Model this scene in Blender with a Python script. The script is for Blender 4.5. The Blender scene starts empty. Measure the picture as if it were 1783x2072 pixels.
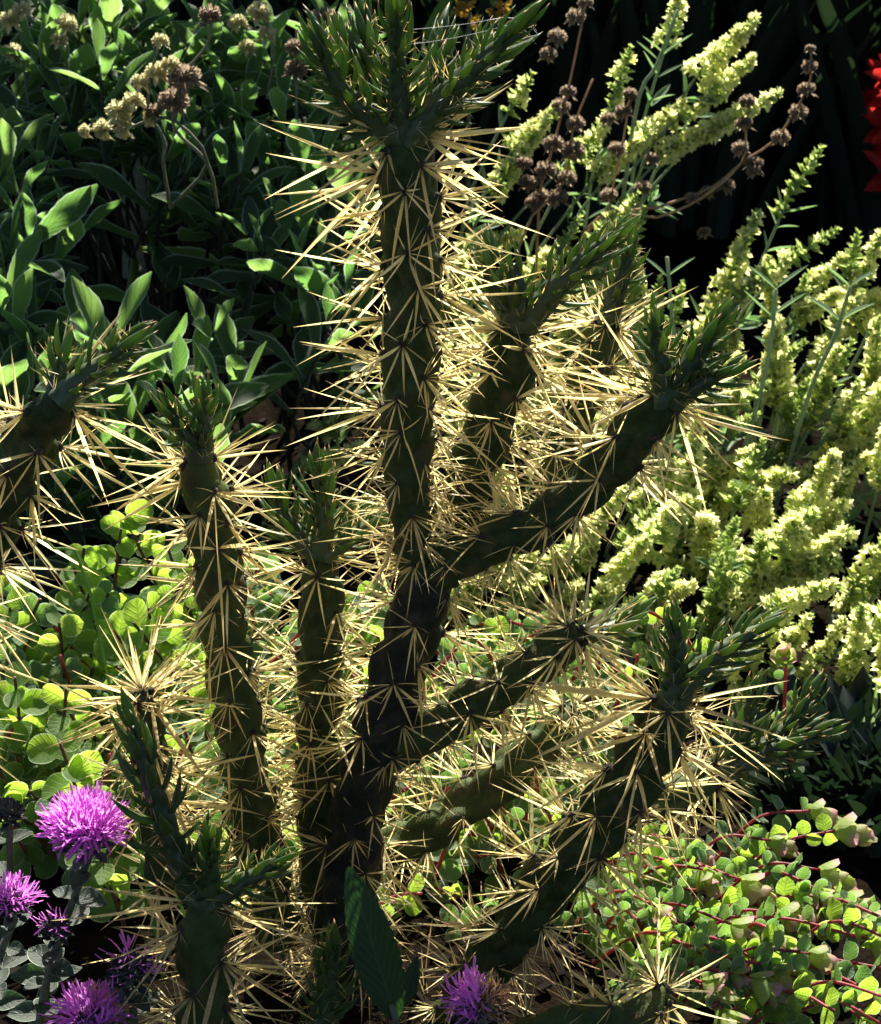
import bpy, math, random
import numpy as np
from mathutils import Vector, Matrix
random.seed(7); np.random.seed(7)
R = math.radians
sc = bpy.context.scene
# ------------------------------------------------------------------ camera
PITCH = R(25.0); FPX = 3750.0                  # focal length in pixels of a 1783 x 2072 picture
fwd = Vector((0, math.cos(PITCH), -math.sin(PITCH))); upv = Vector((0, math.sin(PITCH), math.cos(PITCH)))
CAM = Vector((0, 0, 0.33)) - 1.05*fwd
cd = bpy.data.cameras.new('camera'); cam = bpy.data.objects.new('camera', cd); sc.collection.objects.link(cam)
cam.location = CAM; cam.rotation_euler = (R(90)-PITCH, 0, 0)
cd.sensor_fit = 'VERTICAL'; cd.sensor_height = 24.0; cd.lens = FPX/2072*24.0
cd.clip_start = 0.02; cd.clip_end = 100
cd.dof.use_dof = True; cd.dof.focus_distance = 1.03; cd.dof.aperture_fstop = 20
sc.camera = cam
# ------------------------------------------------------------------ world, sun, exposure
SUN_EL, SUN_AZ = R(48), R(8)                  # azimuth measured from +Y (behind the cactus) towards +X
w = bpy.data.worlds.new('World'); sc.world = w; w.use_nodes = True
nt = w.node_tree; bg = nt.nodes['Background']
sky = nt.nodes.new('ShaderNodeTexSky'); sky.sky_type = 'NISHITA'; sky.sun_disc = False
sky.sun_elevation = SUN_EL; sky.sun_rotation = SUN_AZ; sky.air_density = 0.6; sky.dust_density = 0.3
nt.links.new(sky.outputs[0], bg.inputs[0]); bg.inputs[1].default_value = 0.05
sl = bpy.data.lights.new('sun', 'SUN'); sl.energy = 5.0; sl.angle = R(0.53); sl.color = (1.0, 0.95, 0.86)
so = bpy.data.objects.new('sun', sl); sc.collection.objects.link(so)
sd = Vector((math.sin(SUN_AZ)*math.cos(SUN_EL), math.cos(SUN_AZ)*math.cos(SUN_EL), math.sin(SUN_EL)))
so.location = sd*5; so.rotation_euler = sd.to_track_quat('Z', 'Y').to_euler()
sc.view_settings.view_transform = 'Standard'; sc.view_settings.look = 'None'
sc.view_settings.exposure = 1.75; sc.view_settings.gamma = 1.0; sc.view_settings.use_curve_mapping = False
sc.render.engine = 'CYCLES'
sc.cycles.max_bounces = 8; sc.cycles.transmission_bounces = 6; sc.cycles.diffuse_bounces = 4
# ------------------------------------------------------------------ pixel helpers
def ray(x, y): return fwd + Vector((1,0,0))*((x-891.5)/FPX) - upv*((y-1036)/FPX)
def P(x, y, Y):                                # on the upright plane at depth Y
    d = ray(x, y); return CAM + d*((Y-CAM.y)/d.y)
def PZ(x, y, z):                               # on the level plane at height z
    d = ray(x, y); return CAM + d*((z-CAM.z)/d.z)
def mpp(p): return (p-CAM).dot(fwd)/FPX        # metres per pixel there
rnd = random.uniform
def rvec(s=1.0): return Vector((rnd(-1,1), rnd(-1,1), rnd(-1,1)))*s
# ------------------------------------------------------------------ materials
def node_mat(name):
    m = bpy.data.materials.new(name); m.use_nodes = True
    t = m.node_tree; t.nodes.clear()
    def N(ty, **k):
        n = t.nodes.new(ty)
        for a, b in k.items(): setattr(n, a, b)
        return n
    def L(a, b): t.links.new(a, b)
    return m, t, N, L
def setin(L, sock, v):
    if isinstance(v, (int, float)): sock.default_value = v
    elif isinstance(v, tuple): sock.default_value = v if len(v) == 4 else v+(1,)
    else: L(v, sock)
def mixc(N, L, f, a, b, mode='MIX'):
    n = N('ShaderNodeMix', data_type='RGBA', blend_type=mode)
    setin(L, n.inputs[0], f); setin(L, n.inputs[6], a); setin(L, n.inputs[7], b); return n.outputs[2]
def mth(N, L, op, a, b=0.0, c=None):
    n = N('ShaderNodeMath', operation=op); setin(L, n.inputs[0], a); setin(L, n.inputs[1], b)
    if c is not None: setin(L, n.inputs[2], c)
    return n.outputs[0]
def ramp01(N, L, v, lo, hi):
    n = N('ShaderNodeMapRange'); n.clamp = True
    setin(L, n.inputs[0], v); n.inputs[1].default_value = lo; n.inputs[2].default_value = hi; return n.outputs[0]
def attr(N, nm): return N('ShaderNodeAttribute', attribute_name=nm).outputs['Fac']

def leaf_mat(name, c1, c2, tc, tfac, rough=0.55, veins=0.0, vk=9.0, rim=None, rimw=0.86, tip=None, tip0=0.6, nscale=220, bump=0.3, tvar=0.95, spec=0.3):
    """leaf: two base colours varied per leaf and by noise, light passing through, veins, pale woolly rim"""
    m, t, N, L = node_mat(name)
    oi = N('ShaderNodeObjectInfo').outputs['Random']
    tex = N('ShaderNodeTexCoord').outputs['Object']
    nz = N('ShaderNodeTexNoise'); nz.inputs['Scale'].default_value = nscale; nz.inputs['Detail'].default_value = 4; L(tex, nz.inputs['Vector'])
    nz2 = N('ShaderNodeTexNoise'); nz2.inputs['Scale'].default_value = nscale*0.2; L(tex, nz2.inputs['Vector'])
    f = mth(N, L, 'ADD', mth(N, L, 'MULTIPLY', oi, 0.7), mth(N, L, 'MULTIPLY', nz2.outputs[0], 0.35))
    col = mixc(N, L, f, c1, c2)
    col = mixc(N, L, 0.5, col, mixc(N, L, nz.outputs[0], (0.45,0.45,0.45), (1.5,1.5,1.5)), 'MULTIPLY')
    tcol = mixc(N, L, mth(N, L, 'MULTIPLY', oi, tvar), tc, tuple(a*b for a, b in zip(tc, (0.45, 0.62, 0.5))))
    h = nz.outputs[0]
    lu = mth(N, L, 'ABSOLUTE', attr(N, 'lu')); lv = attr(N, 'lv')
    if veins:
        wv = mth(N, L, 'SINE', mth(N, L, 'MULTIPLY', mth(N, L, 'SUBTRACT', mth(N, L, 'MULTIPLY', lv, vk), mth(N, L, 'MULTIPLY', lu, vk*0.32)), 6.283))
        wv = ramp01(N, L, wv, 0.55, 1.0)
        md = ramp01(N, L, lu, 0.09, 0.02)
        vv = mth(N, L, 'MAXIMUM', wv, md)
        tcol = mixc(N, L, mth(N, L, 'MULTIPLY', vv, veins), tcol, mixc(N, L, 1.0, tcol, (0.45,0.55,0.35), 'MULTIPLY'))
        col = mixc(N, L, mth(N, L, 'MULTIPLY', vv, veins*0.6), col, mixc(N, L, 0.5, col, (0.5,0.6,0.4)))
        h = mth(N, L, 'ADD', mth(N, L, 'MULTIPLY', h, 0.5), mth(N, L, 'MULTIPLY', vv, -0.9))
    if tip:
        tf = ramp01(N, L, lv, tip0, 1.0)
        tf = mth(N, L, 'MULTIPLY', tf, ramp01(N, L, oi, 0.0, 0.55))
        col = mixc(N, L, tf, col, tip); tcol = mixc(N, L, tf, tcol, tip)
    if rim:
        rf = ramp01(N, L, lu, rimw, 1.0)
        col = mixc(N, L, rf, col, rim); tcol = mixc(N, L, rf, tcol, rim)
    bp = N('ShaderNodeBump'); bp.inputs['Strength'].default_value = bump; bp.inputs['Distance'].default_value = 0.0006; L(h, bp.inputs['Height'])
    pb = N('ShaderNodeBsdfPrincipled'); L(col, pb.inputs['Base Color']); pb.inputs['Roughness'].default_value = rough
    pb.inputs['Specular IOR Level'].default_value = spec; L(bp.outputs[0], pb.inputs['Normal'])
    tr = N('ShaderNodeBsdfTranslucent'); L(tcol, tr.inputs['Color']); L(bp.outputs[0], tr.inputs['Normal'])
    mx = N('ShaderNodeMixShader'); mx.inputs[0].default_value = tfac; L(pb.outputs[0], mx.inputs[1]); L(tr.outputs[0], mx.inputs[2])
    out = N('ShaderNodeOutputMaterial'); L(mx.outputs[0], out.inputs[0]); return m

def solid_mat(name, c1, c2, rough=0.7, nscale=80, bump=0.4, dist=0.001, trans=None, tfac=0.0, spots=None, spec=0.3, randobj=0.4):
    m, t, N, L = node_mat(name)
    tex = N('ShaderNodeTexCoord').outputs['Object']
    oi = N('ShaderNodeObjectInfo').outputs['Random']
    nz = N('ShaderNodeTexNoise'); nz.inputs['Scale'].default_value = nscale; nz.inputs['Detail'].default_value = 6; nz.inputs['Roughness'].default_value = 0.65; L(tex, nz.inputs['Vector'])
    f = ramp01(N, L, mth(N, L, 'ADD', nz.outputs[0], mth(N, L, 'MULTIPLY', mth(N, L, 'SUBTRACT', oi, 0.5), randobj)), 0.3, 0.7)
    col = mixc(N, L, f, c1, c2)
    if spots:
        vo = N('ShaderNodeTexNoise'); vo.inputs['Scale'].default_value = 55; vo.inputs['Detail'].default_value = 3; L(tex, vo.inputs['Vector'])
        col = mixc(N, L, ramp01(N, L, vo.outputs[0], 0.56, 0.66), col, spots)
    bp = N('ShaderNodeBump'); bp.inputs['Strength'].default_value = bump; bp.inputs['Distance'].default_value = dist; L(nz.outputs[0], bp.inputs['Height'])
    pb = N('ShaderNodeBsdfPrincipled'); L(col, pb.inputs['Base Color']); pb.inputs['Roughness'].default_value = rough
    pb.inputs['Specular IOR Level'].default_value = spec; L(bp.outputs[0], pb.inputs['Normal'])
    out = N('ShaderNodeOutputMaterial')
    if trans:
        tr = N('ShaderNodeBsdfTranslucent'); tr.inputs['Color'].default_value = trans+(1,)
        mx = N('ShaderNodeMixShader'); mx.inputs[0].default_value = tfac; L(pb.outputs[0], mx.inputs[1]); L(tr.outputs[0], mx.inputs[2]); L(mx.outputs[0], out.inputs[0])
    else: L(pb.outputs[0], out.inputs[0])
    return m

def spine_mat(name, base, body, tip, tfac):
    """papery spine: dark foot, straw body, rusty point along lv"""
    m, t, N, L = node_mat(name)
    lv = attr(N, 'lv'); oi = N('ShaderNodeObjectInfo').outputs['Random']
    tex = N('ShaderNodeTexCoord').outputs['Object']
    nz = N('ShaderNodeTexNoise'); nz.inputs['Scale'].default_value = 400; L(tex, nz.inputs['Vector'])
    nb = N('ShaderNodeTexNoise'); nb.inputs['Scale'].default_value = 60; L(tex, nb.inputs['Vector'])
    b2 = mixc(N, L, oi, body, tuple(a*b for a, b in zip(body, (0.86,0.78,0.62))))
    b2 = mixc(N, L, ramp01(N, L, nb.outputs[0], 0.4, 0.65), b2, tuple(a*b for a, b in zip(body, (0.80,0.70,0.52))))
    col = mixc(N, L, ramp01(N, L, lv, 0.02, 0.16), base, b2)
    col = mixc(N, L, mth(N, L, 'MULTIPLY', ramp01(N, L, lv, 0.72, 1.0), 0.7), col, tip)
    bp = N('ShaderNodeBump'); bp.inputs['Strength'].default_value = 0.25; bp.inputs['Distance'].default_value = 0.0003; L(nz.outputs[0], bp.inputs['Height'])
    pb = N('ShaderNodeBsdfPrincipled'); L(col, pb.inputs['Base Color']); pb.inputs['Roughness'].default_value = 0.42; L(bp.outputs[0], pb.inputs['Normal'])
    tr = N('ShaderNodeBsdfTranslucent'); L(mixc(N, L, 1.0, col, (1.0,0.99,0.84), 'MULTIPLY'), tr.inputs['Color'])
    mx = N('ShaderNodeMixShader'); mx.inputs[0].default_value = tfac; L(pb.outputs[0], mx.inputs[1]); L(tr.outputs[0], mx.inputs[2])
    out = N('ShaderNodeOutputMaterial'); L(mx.outputs[0], out.inputs[0]); return m

M = {}
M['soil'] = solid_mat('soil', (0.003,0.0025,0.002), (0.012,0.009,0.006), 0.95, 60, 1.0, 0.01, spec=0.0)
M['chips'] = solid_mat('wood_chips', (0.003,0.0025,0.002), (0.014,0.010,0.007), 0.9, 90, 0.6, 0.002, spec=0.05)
M['cactus'] = solid_mat('cactus_skin', (0.021,0.034,0.009), (0.052,0.072,0.019), 0.65, 120, 1.0, 0.0022, spots=(0.066,0.054,0.022), spec=0.15)
M['bark'] = solid_mat('old_cactus_skin', (0.010,0.012,0.005), (0.028,0.028,0.011), 0.75, 110, 1.0, 0.0028, spots=(0.036,0.029,0.016))
M['shoot'] = solid_mat('young_cactus_skin', (0.026,0.044,0.013), (0.050,0.076,0.022), 0.55, 120, 0.3, 0.0006, spec=0.5)
M['cleaf'] = leaf_mat('cactus_leaf', (0.036,0.064,0.020), (0.062,0.10,0.028), (0.36,0.50,0.11), 0.40, rough=0.5, tip=(0.42,0.19,0.05), tip0=0.82, bump=0.1, spec=0.5)
M['spine'] = spine_mat('papery_spine', (0.09,0.055,0.03), (0.98,0.89,0.54), (0.82,0.56,0.25), 0.70)
M['thin'] = spine_mat('thin_spine', (0.08,0.055,0.035), (0.92,0.83,0.52), (0.66,0.48,0.25), 0.66)
M['wool'] = solid_mat('areole_wool', (0.022,0.016,0.012), (0.06,0.045,0.03), 0.95, 600, 1.0, 0.0005)
M['young'] = spine_mat('young_spine', (0.55,0.45,0.16), (0.85,0.74,0.36), (0.75,0.5,0.2), 0.45)
M['sage'] = leaf_mat('sage_leaf', (0.013,0.028,0.012), (0.034,0.056,0.024), (0.30,0.50,0.11), 0.54, rough=0.6, veins=0.5, vk=8, rim=(0.50,0.62,0.42), rimw=0.85, nscale=420, bump=0.5)
M['sagestem'] = solid_mat('sage_stem', (0.07,0.085,0.05), (0.15,0.15,0.09), 0.8, 200, 0.4)
M['sagewood'] = solid_mat('sage_wood', (0.012,0.013,0.008), (0.04,0.038,0.024), 0.85, 200, 0.4)
M['oreg'] = leaf_mat('oregano_leaf', (0.06,0.12,0.035), (0.13,0.21,0.045), (0.52,0.74,0.07), 0.62, tvar=0.65, rough=0.55, veins=0.55, vk=5, rim=(0.62,0.70,0.42), rimw=0.9, nscale=350, bump=0.45)
M['oregg'] = leaf_mat('grey_oregano_leaf', (0.09,0.15,0.08), (0.15,0.22,0.11), (0.30,0.50,0.09), 0.50, rough=0.7, veins=0.5, vk=5, rim=(0.6,0.68,0.48), rimw=0.86, nscale=400, bump=0.5)
M['bract'] = leaf_mat('oregano_bract', (0.20,0.29,0.08), (0.30,0.37,0.10), (0.66,0.76,0.13), 0.55, rough=0.5, veins=0.25, vk=5, tip=(0.70,0.30,0.40), tip0=0.48, nscale=300, bump=0.2)
M['redstem'] = solid_mat('red_stem', (0.14,0.022,0.026), (0.34,0.07,0.07), 0.5, 200, 0.3, trans=(0.7,0.12,0.12), tfac=0.25)
M['brownstem'] = solid_mat('brown_stem', (0.05,0.022,0.018), (0.13,0.05,0.035), 0.6, 200, 0.3)
M['petal'] = leaf_mat('pale_yellow_floret', (0.78,0.78,0.34), (0.87,0.85,0.46), (0.95,0.95,0.42), 0.60, rough=0.6, nscale=200, bump=0.1, tvar=0.1)
M['sbract'] = leaf_mat('spike_bract', (0.15,0.22,0.07), (0.26,0.33,0.11), (0.58,0.70,0.20), 0.54, rough=0.7, nscale=300, bump=0.2, tvar=0.3)
M['sstem'] = solid_mat('woolly_stem', (0.14,0.19,0.11), (0.25,0.31,0.19), 0.9, 300, 0.4, trans=(0.4,0.5,0.25), tfac=0.25)
M['sleaf'] = leaf_mat('woolly_leaf', (0.10,0.17,0.10), (0.18,0.26,0.15), (0.30,0.48,0.14), 0.45, rough=0.75, veins=0.3, vk=7, rim=(0.5,0.6,0.4), rimw=0.85, nscale=300, bump=0.4)
M['dried'] = solid_mat('dried_calyx', (0.060,0.046,0.034), (0.21,0.165,0.115), 0.85, 250, 0.4, trans=(0.50,0.38,0.26), tfac=0.36)
M['tan'] = solid_mat('tan_calyx', (0.30,0.28,0.14), (0.52,0.47,0.26), 0.85, 250, 0.4, trans=(0.75,0.70,0.38), tfac=0.42)
M['driedstem'] = solid_mat('dried_stem', (0.20,0.11,0.06), (0.42,0.27,0.13), 0.75, 200, 0.3, trans=(0.6,0.4,0.18), tfac=0.2)
M['purple'] = leaf_mat('purple_floret', (0.58,0.11,0.58), (0.74,0.25,0.74), (0.92,0.32,0.90), 0.62, rough=0.5, nscale=200, bump=0.1, tvar=0.1)
M['rust'] = leaf_mat('withered_floret', (0.34,0.15,0.08), (0.52,0.27,0.15), (0.68,0.38,0.20), 0.45, rough=0.8, nscale=200, bump=0.3)
M['calyx'] = solid_mat('grey_calyx', (0.05,0.055,0.05), (0.13,0.13,0.12), 0.85, 300, 0.5)
M['greyleaf'] = leaf_mat('grey_leaf', (0.022,0.036,0.027), (0.055,0.07,0.052), (0.13,0.24,0.07), 0.3, rough=0.5, veins=0.4, vk=5, rim=(0.4,0.5,0.35), rimw=0.9, nscale=260, bump=0.6, spec=0.45)
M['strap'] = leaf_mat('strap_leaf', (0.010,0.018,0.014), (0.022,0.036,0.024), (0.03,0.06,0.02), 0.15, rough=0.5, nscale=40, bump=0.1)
M['red'] = leaf_mat('red_petal', (0.4,0.012,0.012), (0.6,0.03,0.02), (0.8,0.04,0.03), 0.5, rough=0.5, nscale=60, bump=0.1)
M['darkleaf'] = leaf_mat('dark_serrated_leaf', (0.010,0.024,0.011), (0.017,0.036,0.015), (0.06,0.16,0.03), 0.25, rough=0.6, veins=0.2, vk=11, nscale=400, bump=0.6)
M['grass'] = leaf_mat('grass_blade', (0.08,0.16,0.04), (0.12,0.2,0.05), (0.3,0.5,0.08), 0.45, nscale=100, bump=0.1)
M['silk'] = solid_mat('spider_silk', (0.7,0.7,0.7), (0.8,0.8,0.8), 0.3, 100, 0.0, trans=(0.8,0.8,0.8), tfac=0.5)
M['orange'] = leaf_mat('orange_petal', (0.28,0.15,0.02), (0.36,0.2,0.03), (0.5,0.3,0.04), 0.5, nscale=100, bump=0.1)
# ------------------------------------------------------------------ objects
COL = sc.collection; W = {}
def link(name, data, parent=None, world=None):
    o = bpy.data.objects.new(name, data); COL.objects.link(o)
    world = world or Matrix.Identity(4); W[o.name] = world
    if parent is not None:
        o.parent = parent; o.matrix_basis = W[parent.name].inverted() @ world
    else: o.matrix_basis = world
    return o
def tag(o, label, cat, group=None):
    o['label'] = label; o['category'] = cat
    if group: o['group'] = group
    return o
def thing(name, loc, label, cat, group=None):
    o = link(name, None, None, Matrix.Translation(loc)); o.empty_display_size = 0.05
    return tag(o, label, cat, group)
class MB:
    def __init__(s): s.v=[]; s.f=[]; s.u=[]; s.l=[]; s.m=[]; s.n=0
    def add(s, verts, faces, lu=None, lv=None, mat=0):
        k = len(verts); b = s.n; s.v.extend(tuple(v) for v in verts); s.n += k
        s.f.extend([tuple(i+b for i in f) for f in faces]); s.m.extend([mat]*len(faces))
        s.u.extend(lu if lu is not None else [0.0]*k); s.l.extend(lv if lv is not None else [0.5]*k)
    def addm(s, other, mtx, mat=None):
        vs = [mtx @ Vector(v) for v in other.v]; b = s.n
        s.v.extend(tuple(v) for v in vs); s.n += len(vs)
        s.f.extend([tuple(i+b for i in f) for f in other.f]); s.m.extend(other.m if mat is None else [mat]*len(other.f))
        s.u.extend(other.u); s.l.extend(other.l)
    def mesh(s, name, mats, smooth=True):
        me = bpy.data.meshes.new(name); me.from_pydata(s.v, [], s.f)
        for m in (mats if isinstance(mats, (list, tuple)) else [mats]): me.materials.append(m)
        for nm, a in (('lu', s.u), ('lv', s.l)):
            at = me.attributes.new(nm, 'FLOAT', 'POINT'); at.data.foreach_set('value', np.array(a, dtype=np.float32))
        me.polygons.foreach_set('material_index', np.array(s.m, dtype=np.int32))
        me.polygons.foreach_set('use_smooth', np.full(len(s.f), smooth)); me.update(); return me
def frame(d, n, loc, scale=1.0):
    """matrix with local X along d, Z near n"""
    x = d.normalized(); z = n - x*n.dot(x)
    if z.length < 1e-5: z = x.orthogonal()
    z.normalize(); y = z.cross(x)
    m = Matrix((x, y, z)).transposed().to_4x4()
    return Matrix.Translation(loc) @ m @ Matrix.Diagonal((scale, scale, scale, 1))
def spline(pts, n):
    """Catmull-Rom through rows of numbers"""
    p = np.array(pts, float); k = len(p)
    q = np.vstack([2*p[0]-p[1], p, 2*p[-1]-p[-2]]); out = []
    for i in range(n+1):
        t = i/n*(k-1); j = min(int(t), k-2); u = t-j
        a, b, c, d = q[j], q[j+1], q[j+2], q[j+3]
        out.append(0.5*((2*b)+(c-a)*u+(2*a-5*b+4*c-d)*u*u+(3*b-a-3*c+d)*u**3))
    return np.array(out)
def frames(C):
    T = np.gradient(C, axis=0); T /= np.linalg.norm(T, axis=1)[:, None]
    n = np.cross(T[0], [0.3, 1, 0.1]); n /= np.linalg.norm(n); Ns = []
    for t in T:
        n = n - t*np.dot(n, t); n /= np.linalg.norm(n); Ns.append(n.copy())
    Ns = np.array(Ns); return T, Ns, np.cross(T, Ns)
def tube(mb, pts, r0, r1, sides=6, n=None, mat=0, cap=True):
    pts = [tuple(p) for p in pts]; n = n or max(2, (len(pts)-1)*3)
    C = spline(pts, n); T, A, B = frames(C); vs=[]; fs=[]; lv=[]
    for i in range(n+1):
        r = r0+(r1-r0)*i/n
        for j in range(sides):
            a = 2*math.pi*j/sides; vs.append(C[i]+(A[i]*math.cos(a)+B[i]*math.sin(a))*r); lv.append(i/n)
    for i in range(n):
        for j in range(sides):
            k = (j+1) % sides; fs.append((i*sides+j, i*sides+k, (i+1)*sides+k, (i+1)*sides+j))
    if cap: fs.append(tuple(range(n*sides, (n+1)*sides)))
    mb.add(vs, fs, None, lv, mat); return C
def leaf_mb(L, Wd, prof, nseg=10, cup=0.15, curl=0.1, fold=0.1, serr=0.0, wave=0.0, x0=0.0):
    """blade along +X, upper side +Z"""
    mb = MB(); vs=[]; lu=[]; lv=[]; fs=[]; cols=(-1,-0.55,0,0.55,1)
    ph = rnd(0, 6)
    for i in range(nseg+1):
        t = i/nseg; wd = prof(t)*Wd/2
        for u in cols:
            e = 1+ (serr*(1 if i % 2 else -1) if abs(u) == 1 else 0)
            y = u*wd*e; z = abs(u)*wd*fold + cup*wd*u*u - curl*L*t*t + wave*wd*abs(u)*math.sin(t*9+ph+(1.5 if u > 0 else 0))
            vs.append((x0+L*t, y, z)); lu.append(u); lv.append(t)
    for i in range(nseg):
        for j in range(4):
            a = i*5+j; fs.append((a, a+5, a+6, a+1))
    mb.add(vs, fs, lu, lv); return mb
lance = lambda t: max(0.05, min(1.0, 0.22+1.15*t)*(1-max(0,(t-0.5)/0.5)**2.6)) if t < 1 else 0.08
rounded = lambda t: max(0.06, math.sqrt(max(0, 1-(2*t-1)**2))**0.9 * (1.05-0.12*t))
oval = lambda t: max(0.04, math.sin(math.pi*t**0.85)**0.75) if 0 < t < 1 else 0.04
# ------------------------------------------------------------------ ground
def height(x, y): return 0.008*math.sin(x*9+1)*math.cos(y*7)+0.006*math.sin(x*23+y*17)
mb = MB(); vs=[]; fs=[]
gx = np.concatenate([np.linspace(-14,-1.3,12), np.linspace(-1.2,1.2,70), np.linspace(1.3,14,12)])
gy = np.concatenate([np.linspace(-8,-1.1,10), np.linspace(-1,2.4,90), np.linspace(2.6,20,14)])
for y in gy:
    for x in gx: vs.append((x, y, height(x, y)-0.012+rnd(-0.003,0.003)))
nx = len(gx)
for j in range(len(gy)-1):
    for i in range(nx-1): fs.append((j*nx+i, j*nx+i+1, (j+1)*nx+i+1, (j+1)*nx+i))
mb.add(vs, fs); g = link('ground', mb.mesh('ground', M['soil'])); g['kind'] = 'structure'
mb = MB()
for k in range(2600):
    x = rnd(-0.6,0.8); y = rnd(-0.25,1.3); s = rnd(0.003,0.011)
    mt = frame(Vector((rnd(-1,1),rnd(-1,1),rnd(-0.3,0.3))), Vector((rnd(-0.4,0.4),rnd(-0.4,0.4),1)), Vector((x,y,height(x,y)-0.010+s*0.15)))
    a, b, c = s*rnd(0.6,1.5), s*rnd(0.25,0.5), s*0.16
    vv = [mt @ Vector((sx*a*rnd(0.7,1), sy*b*rnd(0.7,1), sz*c)) for sz in (-1,1) for sy in (-1,1) for sx in (-1,1)]
    mb.add(vv, [(0,2,3,1),(4,5,7,6),(0,1,5,4),(2,6,7,3),(0,4,6,2),(1,3,7,5)])
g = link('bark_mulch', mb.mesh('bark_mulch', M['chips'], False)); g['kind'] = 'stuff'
tag(g, 'brown bark chips scattered on the dark soil', 'mulch')
# ------------------------------------------------------------------ cactus
def spine_mb(L, wd, curve, fold=0.9, nseg=6, twist=0.0):
    """one papery spine along +X from the origin: a folded sheath tapering to a point"""
    mb = MB(); vs=[]; fs=[]; lv=[]
    for i in range(nseg):
        t = i/nseg; r = wd/2*(0.32+0.68*math.sin(min(1, t/0.28)*math.pi/2))*(1-max(0,(t-0.3)/0.7)**1.5*0.97)
        ct, st_ = math.cos(twist*t), math.sin(twist*t)
        for u, h in ((-1,0.0),(0,fold),(1,0.0)):
            y, z = u*r, (h-fold*0.4)*r; vs.append((L*t, y*ct-z*st_, y*st_+z*ct+curve*L*t*t)); lv.append(t)
    vs.append((L, 0, curve*L)); lv.append(1.0)
    for i in range(nseg-1):
        for j in range(2): fs.append((i*3+j, (i+1)*3+j, (i+1)*3+j+1, i*3+j+1))
    for j in range(2): fs.append(((nseg-1)*3+j, nseg*3, (nseg-1)*3+j+1))
    mb.add(vs, fs, None, lv); return mb
SP = [spine_mb(1.0, rnd(0.034,0.058), rnd(-0.09,0.09), 0.9, 6, rnd(-1.5,1.5)) for _ in range(12)]           # unit spines, papery
ST = [spine_mb(1.0, rnd(0.028,0.040), rnd(-0.16,0.16), 1.0, 5, rnd(-1.5,1.5)) for _ in range(12)]  # unit spines, thin
SPm = [m.mesh('spine', M['spine']) for m in SP]; STm = [m.mesh('spine', M['thin']) for m in ST]
def pad_mb(r):
    mb = MB(); vs=[(0,0,r*0.9)]; fs=[]
    for i, (rr, z) in enumerate(((0.75,0.6),(1.0,0.0),(0.8,-0.5))):
        for j in range(7):
            a = j*2*math.pi/7; q = rr*r*rnd(0.8,1.2); vs.append((q*1.25*math.cos(a), q*math.sin(a), z*r))
    for j in range(7):
        k=(j+1)%7; fs.append((0,1+j,1+k)); fs.append((1+j,8+j,8+k,1+k)); fs.append((8+j,15+j,15+k,8+k))
    mb.add(vs, fs); return mb
def spine_set(thick):
    """directions and lengths in an areole frame: X up the stem, Z outward"""
    out = []
    nl = random.choice((5,6,7)); ns = random.choice((3,4,5)); a0 = rnd(0,6.28)
    for k in range(nl):
        a = a0+2*math.pi*k/nl+rnd(-0.4,0.4); th = R(rnd(10,56)); ln = rnd(0.6,1.05)
        d = Vector((math.sin(th)*math.cos(a)-0.16, math.sin(th)*math.sin(a), math.cos(th))).normalized()
        if d.x < -0.3: ln *= 1.12
        out.append((d, ln, thick))
    for k in range(ns):
        a = rnd(0,6.28); th = R(rnd(50,86)); d = Vector((math.sin(th)*math.cos(a)-0.1, math.sin(th)*math.sin(a), math.cos(th)+0.04)).normalized()
        out.append((d, rnd(0.25,0.60), False))
    return out
def cluster_mesh(thick):
    mb = MB(); mb.addm(pad_mb(0.0024), Matrix.Identity(4), 2)
    for d, ln, tk in spine_set(thick):
        src = random.choice(SP if tk else ST)
        mb.addm(src, frame(d, rvec(), d*0.0008, ln*0.048), 0 if tk else 1)
    return mb.mesh('spine_cluster', [M['spine'], M['thin'], M['wool']])
CL_THICK = [cluster_mesh(True) for _ in range(18)]; CL_THIN = [cluster_mesh(False) for _ in range(18)]
PADm = [pad_mb(0.0026).mesh('areole', M['wool']) for _ in range(3)]
COUNT = {}
def lattice(length, dh, s0):
    out=[]; s=s0; k=random.randint(0,50)
    while s < length-0.001:
        out.append((s+rnd(-0.3,0.3)*dh, (k*2.39996+rnd(-0.28,0.28)) % (2*math.pi))); s += dh; k += 1
    return np.array(out)
def body(C, rad, areoles, r_amp, tub, seg=28):
    """tubercled stem mesh data"""
    n = len(C); T, A, B = frames(C)
    S = np.concatenate([[0], np.cumsum(np.linalg.norm(np.diff(C, axis=0), axis=1))])
    ang = np.arange(seg)*2*math.pi/seg
    vs=[]; fs=[]
    for i in range(n):
        r = np.full(seg, 1.0-r_amp*0.6)
        if len(areoles):
            near = areoles[np.abs(areoles[:,0]-S[i]) < tub*2.6]
            if len(near):
                ds = (S[i]-(near[:,0]-tub*0.45))/(tub*1.30)
                da = (ang[:,None]-near[None,:,1]+math.pi) % (2*math.pi)-math.pi
                e = np.sqrt((ds*np.where(ds>0,1.5,0.85))[None,:]**2+(da*rad[i]/(tub*0.80))**2)
                r = r + r_amp*np.clip(1.0-e**2.6, -0.5, 1.0).max(1)
        for j in range(seg):
            vs.append(C[i]+(A[i]*math.cos(ang[j])+B[i]*math.sin(ang[j]))*rad[i]*r[j])
    for i in range(n-1):
        for j in range(seg):
            k=(j+1)%seg; fs.append((i*seg+j, i*seg+k, (i+1)*seg+k, (i+1)*seg+j))
    vs.append(C[-1]+T[-1]*rad[-1]*0.35); q=len(vs)-1
    for j in range(seg): fs.append(((n-1)*seg+j, (n-1)*seg+(j+1)%seg, q))
    return vs, fs, S, T, A, B
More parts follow.
